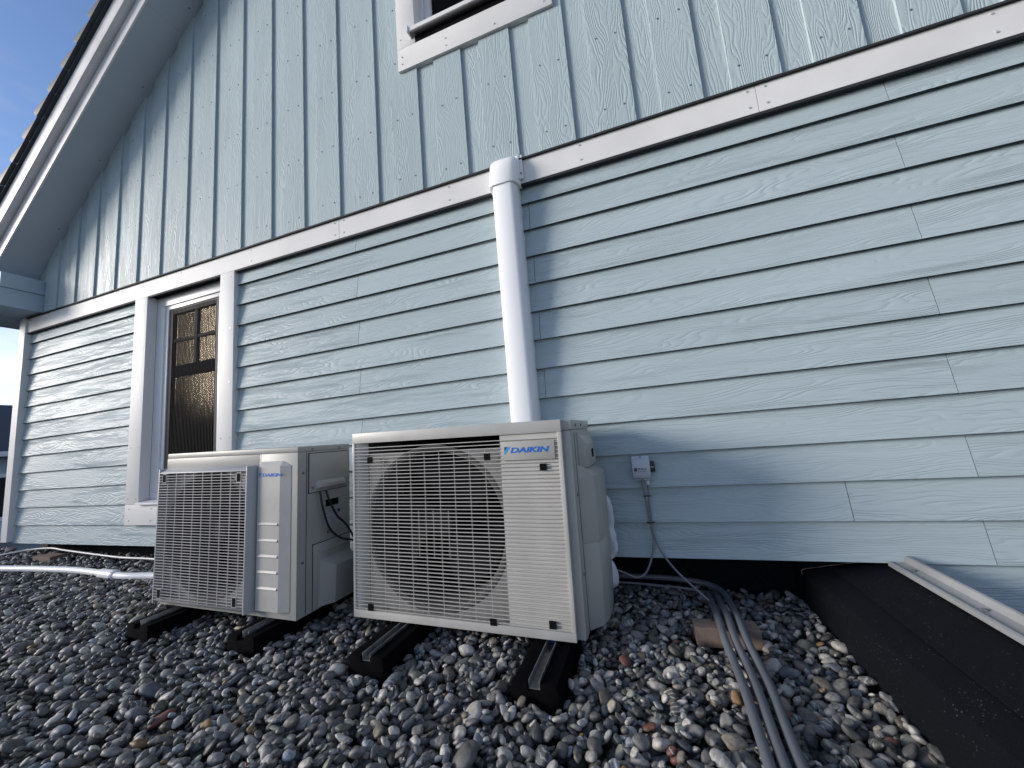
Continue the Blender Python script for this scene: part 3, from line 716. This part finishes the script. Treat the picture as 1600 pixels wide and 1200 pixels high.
# ------------------------------------------------------------------ feet
def foot(x, y0, y1, zg, htop, label, group, unit_z, mount_ys, big_=True):
    o = thing('rubber_foot', label, 'rubber foot', (x, y0, zg), (0, math.radians(.9), 0), group)
    L_ = y1-y0; h = htop-zg; w = .074; r = .017
    MB().prism([(-w, -.03), (-w*.97, h*.80), (-w*.90, h), (-r-.001, h), (-r-.001, h-.018), (r+.001, h-.018), (r+.001, h), (w*.90, h), (w*.97, h*.80), (w, -.03)], 0, L_).obj('rubber_block', M_RUBBER, o, bevel=.004)
    MB().prism([(-r, h-.017), (r, h-.017), (r, h+.008), (r-.003, h+.008), (r-.003, h-.014), (-r+.003, h-.014), (-r+.003, h+.008), (-r, h+.008)], .006 if big_ else .02, L_-.01).obj('steel_rail', M_GALV, o, bevel=.0006)
    for my in mount_ys:
        yy = my-y0; top = unit_z-zg
        MB().disc((0, yy, h-.0138), .010, 12, max(.006, top-h+.0125), 'z').obj('bolt', M_GALV, o)
        if big_:
            MB().disc((0, yy, h-.010), .022, 18, .004, 'z').obj('washer', M_BLUE, o)
            MB().disc((0, yy, h-.0055), .020, 18, max(.008, top-h+.003), 'z').obj('rubber_mount', M_BLACKP, o, bevel=.002)
        else:
            MB().disc((0, yy, h-.012), .016, 6, .009, 'z').obj('nut', M_GALV, o)
    return o
GR = 'black rubber feet carrying the two outdoor units'
FE = [(-2.153, -.735, -.16, g_at(-2.15), .083), (-1.578, -.705, -.14, g_at(-1.58), .072), (-.985, -.712, -.10, g_at(-.98), .060), (-.398, -.712, -.10, g_at(-.4), .044)]
foot(*FE[0], 'long black rubber foot under the left end of the smaller unit', GR, .109, (-.56, -.34), False)
foot(*FE[1], 'long black rubber foot under the ribbed panel end of the smaller unit', GR, .096, (-.56, -.34), False)
foot(*FE[2], 'black rubber foot with steel rail under the left end of the larger unit', GR, .071, (-.445, -.15), True)
foot(*FE[3], 'black rubber foot with steel rail under the right corner of the larger unit', GR, .056, (-.445, -.15), True)

# ------------------------------------------------------------------ small box on the wall with its cables
bx = thing('junction_box', 'small grey metal sensor box screwed to the clapboards right of the larger unit', 'wall box', (0, 0, 0))
b1 = MB(); b1.prism([(-.004, .508), (-.016, .510), (-.017, .516), (-.034, .522), (-.040, .536), (-.043, .56), (-.040, .586), (-.034, .600), (-.019, .606), (-.016, .6145), (-.004, .616)], -.090, -.016, 'x')
b1.obj('cover', M_BOX, bx, bevel=.0012)
MB().disc((-.053, -.0195, .611), .0035, 10, .003).disc((-.053, -.0200, .5135), .0035, 10, .003).obj('screw', M_SCREW, bx)
pr = MB(); pr.box(-.083, -.0705, -.0437, -.0425, .552, .566)
pr.obj('printed_emblem', M_INK, bx)
pr = MB(); rr = random.Random(5); x = -.067
while x < -.030:
    w_ = rr.uniform(.0012, .003); pr.box(x, x+w_, -.0437, -.0425, .558+rr.uniform(0, .002), .565+rr.uniform(-.003, .001)); x += w_+.0012
pr.box(-.066, -.053, -.0437, -.0425, .551, .5525); pr.box(-.050, -.031, -.0437, -.0425, .551, .5525)
pr.obj('small_print', M_INK, bx)
MB().box(-.0155, .004, -.032, -.002, .545, .590).obj('side_clip', M_BLACKP, bx, bevel=.002)
MB().box(-.0145, -.001, -.036, -.033, .5655, .5685).obj('lever', M_BOX, bx)
MB().tube([(-.034, -.020, .5075), (-.034, -.020, .490)], .0095, 10).obj('cable_gland', M_BOX, bx, bevel=.001)
tag(MB().tube([(-.034, -.020, .492), (-.036, -.017, .44), (-.038, -.014, .36), (-.036, -.014, .30), (-.024, -.018, .235), (.005, -.02, .178), (.044, -.02, .125), (.10, -.03, .07), (.150, -.06, .03), (.176, -.13, .018)], .0042, 8).obj('sensor_cable', M_CABLE),
    'grey cable dropping from the wall box to the three grey conduits', 'cable')
tag(MB().tube([(-.058, -.020, .506), (-.052, -.017, .44), (-.047, -.014, .36), (-.042, -.014, .30), (-.040, -.016, .25), (-.055, -.02, .185), (-.085, -.025, .125), (-.125, -.03, .104), (-.165, -.04, .122), (-.21, -.09, .155), (-.24, -.14, .17)], .0042, 8).obj('sensor_cable', M_CABLE),
    'grey cable looping from the wall box back to the larger unit', 'cable')
for z, lab in ((.442, 'upper black cable tie holding both cables just under the wall box'), (.330, 'lower black cable tie holding both cables on the clapboards')):
    tag(MB().box(-.060, -.026, -.022, -.011, z-.0018, z+.0018).obj('cable_tie', M_BLACKP), lab, 'cable tie', 'cable ties below the wall box')

# ------------------------------------------------------------------ conduits, bricks
tag(MB().tube([(.150, .07, .01), (.152, -.02, .022), (.150, -.14, .040), (.150, -.245, .0535), (.151, -.36, .036), (.160, -.56, .018), (.155, -.83, .016), (.15, -1.4, .018), (.15, -2.4, .018)], .0125, 14).obj('conduit', M_CONDUIT),
    'leftmost of the three grey conduits crossing the brick towards the camera', 'conduit', 'three grey conduits')
tag(MB().tube([(.186, .07, .01), (.185, -.02, .022), (.183, -.14, .040), (.182, -.245, .0535), (.182, -.36, .036), (.192, -.56, .018), (.184, -.83, .016), (.182, -1.4, .018), (.182, -2.4, .018)], .0125, 14).obj('conduit', M_CONDUIT),
    'middle one of the three grey conduits crossing the brick', 'conduit', 'three grey conduits')
tag(MB().tube([(-.9, .17, .045), (-.25, .176, .037), (-.05, .176, .036), (.10, .160, .032), (.175, .125, .028), (.212, .06, .026), (.219, -.03, .027), (.217, -.14, .040), (.215, -.245, .0535), (.216, -.36, .036), (.226, -.56, .018), (.216, -.83, .016), (.215, -1.4, .018), (.215, -2.4, .018)], .0125, 14).obj('conduit', M_CONDUIT),
    'rightmost grey conduit, bending round from behind the larger unit', 'conduit', 'three grey conduits')
tag(MB().tube([(-.9, .14, .026), (-.24, .145, .018), (-.05, .135, .014), (.05, .125, .012), (.11, .11, .010), (.150, .06, .010)], .0055, 8).obj('ground_cable', M_CABLE),
    'thin grey cable lying along the wall into the conduit', 'cable')
def paver(x, y, z, w, l, h, rz, label):
    mb = MB(); mb.box(-w/2, w/2, -l/2, l/2, 0, h); me = mb.mesh('paving_brick', M_BRICK, smooth=0, bevel=.0015)
    for v in me.vertices: v.co += Vector([random.uniform(-.0008, .0008) for _ in range(3)])
    o = bpy.data.objects.new('paving_brick', me); COL.objects.link(o); o.location = (x, y, z); o.rotation_euler = (0, .02, rz); return tag(o, label, 'brick', 'paving bricks on the gravel')
paver(.168, -.245, g_at(.17)+.004, .205, .070, .062, .09, 'pinkish paving brick lying under the three grey conduits')
paver(-4.73, -.005, g_at(-4.73)-.005, .20, .10, .048, .1, 'grey paving brick under the thin pale cable at the left')
for x, wh in ((.135, 'leftmost'), (.1655, 'middle'), (.198, 'rightmost')):
    tag(MB().tube([(x-.002, -.225, .067), (x-.004, -.225, .036)], .003, 6).obj('pipe_clip', M_BLACKP), wh+' of the three small black clips beside the conduits on the brick', 'clip', 'black clips on the brick')
tag(MB().tube([(-6.4, -.50, .115), (-5.2, -.38, .103), (-4.575, -.313, .095), (-4.2, -.262, .087), (-3.811, -.228, .079), (-3.45, -.24, .073), (-3.25, -.243, .068), (-3.04, -.20, .062), (-2.8, -.16, .062), (-2.4, -.14, .06)], .0205, 14).obj('white_pipe', M_DUCT),
    'white plastic pipe snaking over the gravel towards the smaller unit', 'pipe')
cpl = MB(); cpl.tube([(-3.50, -.238, .0735), (-3.34, -.243, .070)], .030, 14, smooth=0); cpl.tube([(-3.365, -.243, .0705), (-3.35, -.243, .070)], .033, 14, smooth=0)
tag(cpl.obj('pipe_coupling', M_DUCT), 'short white sleeve round the white pipe near the smaller unit', 'coupling')
tag(MB().tube([(-5.75, -.2, .09), (-5.3, -.10, .105), (-5.077, .004, .125), (-4.85, .045, .131), (-4.65, .038, .122), (-4.3, .012, .114), (-4.0, -.01, .108), (-3.73, -.026, .103), (-3.4, -.012, .096), (-3.0, -.02, .08), (-2.5, -.05, .05)], .0072, 8).obj('pale_cable', M_CABLEW),
    'thin pale cable laid over the grey brick along the wall foot', 'cable')
ins = MB(); ins.tube([(-.235, -.115, .48), (-.215, -.105, .45), (-.203, -.10, .40), (-.208, -.10, .33), (-.202, -.10, .27), (-.215, -.10, .22), (-.26, -.12, .18)], .018, 16, smooth=5, rj=.5)
ins.tube([(-.25, -.10, .195), (-.222, -.10, .165), (-.218, -.10, .13), (-.235, -.09, .09), (-.30, -.08, .05)], .020, 16, smooth=5, rj=.4)
tag(ins.obj('insulated_pipe', M_INSUL), 'crumpled white pipe insulation showing behind the right side of the larger unit', 'pipe insulation')

# ------------------------------------------------------------------ neighbour at the far left
nb = thing('neighbour_house', 'distant dark roofed house seen past the left corner of the wall', 'house', (-16, 3.4, 0))
mb = MB(); mb.box(-9, 0, -7, 5, -3.3, 1.30); mb.obj('wall', dusty('pale blue render', (.42, .5, .6), .7, .1, 2), nb)
r_ = MB(); r_.prism([(.45, 1.30), (.45, 1.42), (-3.4, 3.05), (-9.4, 1.42), (-9.4, 1.30)], -7.4, 5.4); r_.obj('roof', dusty('dark slate', (.03, .035, .05), .6, .3, 3), nb)
MB().box(.452, .56, -7.4, 5.4, 1.27, 1.40).obj('gutter', M_FRAME, nb, bevel=.02)
for y0 in (-5.4, -3.0, -.5, 2.2):
    f_ = MB().box(.0, .06, y0, y0+1.3, -.35, .85).obj('window_frame', M_FRAME, nb)
    MB().box(.061, .07, y0+.1, y0+.6, -.25, .75).box(.061, .07, y0+.7, y0+1.2, -.25, .75).obj('pane', M_SASH, f_)
MB().box(.0, .9, -7, 5, -.72, -.58).obj('balcony_slab', M_FRAME, nb)

# the row of houses behind the photographer that the window pane mirrors
nb = thing('mirrored_house', 'dark gabled house across the way, seen only as a reflection in the window pane', 'house', (-21.6, -13.4, 0), (0, 0, math.atan2(-1.93, -3.2)+math.pi/2))
MB().box(-9, 2.0, -4, 4, -3.3, 1.6).obj('wall', M_WALLBACK, nb)
MB().prism([(-9.3, 1.6), (-9.3, 1.75), (-3.6, 4.7), (-.4, 2.15), (9.0, 2.15), (9.0, -3.3), (2.1, -3.3), (2.1, 1.6)], -4.3, 4.3).obj('roof', M_TILE, nb)

# ------------------------------------------------------------------ gravel
def proj(P):
    c = (P-CAMP) @ RW
    return 800+fpx*c[:, 0]/np.maximum(c[:, 2], 1e-3), 600+fpx*c[:, 1]/np.maximum(c[:, 2], 1e-3), c[:, 2]
RES = .005; GX0, GX1, GY0, GY1 = -8.2, .53, -2.1, .21
nx, ny = int((GX1-GX0)/RES), int((GY1-GY0)/RES)
Hm = np.zeros((nx, ny), np.float32)+(g_at(GX0+np.arange(nx)*RES)[:, None]-.034)
for (fx, fy0, fy1, zg, ht) in FE:
    a0 = int((fx-.080-GX0)/RES); a1 = int((fx+.080-GX0)/RES); b0 = int((fy0-GY0)/RES); b1_ = int((fy1-GY0)/RES); Hm[a0:a1, b0:b1_] = 1.
for (cx, cy, w, l) in ((.168, -.258, .205, .11), (-4.73, -.005, .20, .10)):
    Hm[int((cx-w/2-GX0)/RES):int((cx+w/2-GX0)/RES), int((cy-l/2-GY0)/RES):int((cy+l/2-GY0)/RES)] = 1.
cand = np.stack([RNG.uniform(GX0+.03, GX1-.02, 190000), RNG.uniform(GY0+.03, GY1-.03, 190000)], 1)
P3 = np.concatenate([cand, g_at(cand[:, 0])[:, None]], 1); u, v_, dz = proj(P3)
keep = (dz > .1) & (u > -420) & (u < 1900) & (v_ > 700) & (v_ < 1650)
cand = cand[keep]; dist = np.linalg.norm(P3[keep]-CAMP, axis=1)
area = keep.mean()*(GX1-GX0)*(GY1-GY0); NP = int(area*3700)
NP = min(NP, len(cand)//2)
C_, A_, Q_, DD = [], [], [], []
k = 0
for i in range(NP):
    s_ = float(np.clip(RNG.lognormal(math.log(.0123), .36), .0056, .030))
    a = s_*RNG.uniform(1.0, 1.35); b = s_*RNG.uniform(.72, 1.0); c = s_*RNG.uniform(.42, .75)
    th = RNG.uniform(0, math.pi) if RNG.random() < .5 else RNG.normal(.5, .5)
    if cand[k % len(cand)][0] > .22: s_ *= 1.2
    a = s_*RNG.uniform(1.0, 1.4); b = s_*RNG.uniform(.74, 1.0); c = s_*RNG.uniform(.42, .72)
    best = None
    for q in range(2):
        x, y = cand[(k+q) % len(cand)]
        ix, iy = int((x-GX0)/RES), int((y-GY0)/RES); rad = int(a/RES)+1
        i0, i1, j0, j1 = max(ix-rad, 0), min(ix+rad+1, nx), max(iy-rad, 0), min(iy+rad+1, ny)
        X = (np.arange(i0, i1)*RES+GX0-x)[:, None]; Y = (np.arange(j0, j1)*RES+GY0-y)[None, :]
        ct, st_ = math.cos(th), math.sin(th)
        r2 = ((X*ct+Y*st_)/a)**2+((-X*st_+Y*ct)/b)**2; ins_ = r2 < .8
        if not ins_.any(): continue
        hp = Hm[i0:i1, j0:j1]; low = c*np.sqrt(np.clip(1-r2, 0, 1)); z = float(np.max(np.where(ins_, hp+low, -9)))
        if best is None or z < best[0]: best = (z, x, y, i0, i1, j0, j1, X, Y, r2, ins_, low, k+q)
    k += 2
    if best is None: continue
    z, x, y, i0, i1, j0, j1, X, Y, r2, ins_, low, kk = best
    if z > g_at(x)+.030 or z > .3: continue
    hp = Hm[i0:i1, j0:j1]
    w = ins_.sum(); hs = np.where(ins_, hp, 0); mh = hs.sum()/w
    gx = (np.where(ins_, (hp-mh)*X, 0).sum())/(np.where(ins_, X*X+0*Y, 0).sum()+1e-6)
    gy = (np.where(ins_, (hp-mh)*Y, 0).sum())/(np.where(ins_, Y*Y+0*X, 0).sum()+1e-6)
    gx = float(np.clip(gx, -.7, .7)); gy = float(np.clip(gy, -.7, .7))
    z -= .20*c
    n_ = Vector((-gx*.8+RNG.normal(0, .16), -gy*.8+RNG.normal(0, .16), 1)).normalized()
    q_ = Vector((0, 0, 1)).rotation_difference(n_) @ Matrix.Rotation(th, 3, 'Z').to_quaternion()
    Hm[i0:i1, j0:j1] = np.where(ins_, np.maximum(hp, z+low*.9+gx*X+gy*Y), hp)
    C_.append((x, y, z)); A_.append((a, b, c)); Q_.append(np.array(q_.to_matrix())); DD.append(math.dist((x, y, z), CAMP))
C_ = np.array(C_); A_ = np.array(A_); Q_ = np.array(Q_); DD = np.array(DD); NPB = len(C_)
def proto(sub, seed):
    bm = bmesh.new(); bmesh.ops.create_icosphere(bm, subdivisions=sub, radius=1)
    for v in bm.verts:
        p = v.co.copy(); n1_ = mnoise.noise(p*.9+Vector((seed*7.1, 0, 0))); n2_ = mnoise.noise(p*2.1+Vector((0, seed*3.3, 0)))
        v.co = p*(1+.36*n1_+.10*n2_)
        v.co = Vector([math.copysign(abs(q)**.92, q) for q in v.co])
    V_ = np.array([v.co[:] for v in bm.verts]); F_ = np.array([[v.index for v in f.verts] for f in bm.faces]); bm.free(); return V_, F_
lod = np.where(DD < 1.75, 3, 2)
AV, AF, AT, AI = [], [], [], []; off = 0
tone = np.zeros((NPB, 4))
for i in range(NPB):
    r = RNG.random(); g_ = float(np.clip(RNG.lognormal(math.log(.125), .42), .04, .34))
    cc = np.array([g_, g_*1.005, g_*1.01]); al = 0.
    if r < .12: cc = np.array([.40, .39, .37])*RNG.uniform(.7, 1.2)
    elif r < .20: cc = cc*np.array([1.12, 1.0, .84])
    elif r < .33: cc = cc*np.array([.86, .98, 1.16])
    elif r < .338: cc = np.array([.22, .14, .07])*RNG.uniform(.7, 1.2)
    elif r < .342: cc = np.array([.13, .06, .05])
    elif r < .40: cc = cc*np.array([.98, 1.04, .90])
    if RNG.random() < .16: al = RNG.uniform(.3, 1)
    cc = cc*np.array([1.05, 1.01, .96])*1.04
    tone[i] = (*cc, al)
off_in = RNG.uniform(-50, 50, (NPB, 3))
for lv in (2, 3):
    for sd in range(7):
        V_, F_ = proto(lv, sd+1); idx = np.nonzero((lod == lv) & (np.arange(NPB) % 7 == sd))[0]
        if not len(idx): continue
        loc = V_[None]*A_[idx][:, None, :]
        Wd = np.einsum('nij,nvj->nvi', Q_[idx], loc)+C_[idx][:, None, :]
        AV.append(Wd.reshape(-1, 3)); AF.append((F_[None]+(np.arange(len(idx))*len(V_))[:, None, None]+off).reshape(-1, 3)); off += len(idx)*len(V_)
        AT.append(np.repeat(tone[idx], len(V_), 0)); AI.append((loc+off_in[idx][:, None, :]*.2).reshape(-1, 3))
AV = np.concatenate(AV); AF = np.concatenate(AF); AT = np.concatenate(AT); AI = np.concatenate(AI)
me = bpy.data.meshes.new('gravel'); me.vertices.add(len(AV)); me.vertices.foreach_set('co', AV.astype(np.float32).ravel())
me.loops.add(len(AF)*3); me.loops.foreach_set('vertex_index', AF.astype(np.int32).ravel())
me.polygons.add(len(AF)); me.polygons.foreach_set('loop_start', np.arange(0, len(AF)*3, 3, dtype=np.int32))
me.update(calc_edges=True); me.validate()
at_ = me.attributes.new('tone', 'FLOAT_COLOR', 'POINT'); at_.data.foreach_set('color', AT.astype(np.float32).ravel())
ai_ = me.attributes.new('inner', 'FLOAT_VECTOR', 'POINT'); ai_.data.foreach_set('vector', AI.astype(np.float32).ravel())
me.materials.append(M_PEB); me.shade_smooth()
go = bpy.data.objects.new('gravel', me); COL.objects.link(go); stuff(go)
tag(go, 'rounded grey river pebbles covering the flat roof', 'gravel')
print('pebbles', NPB, 'tris', len(AF))
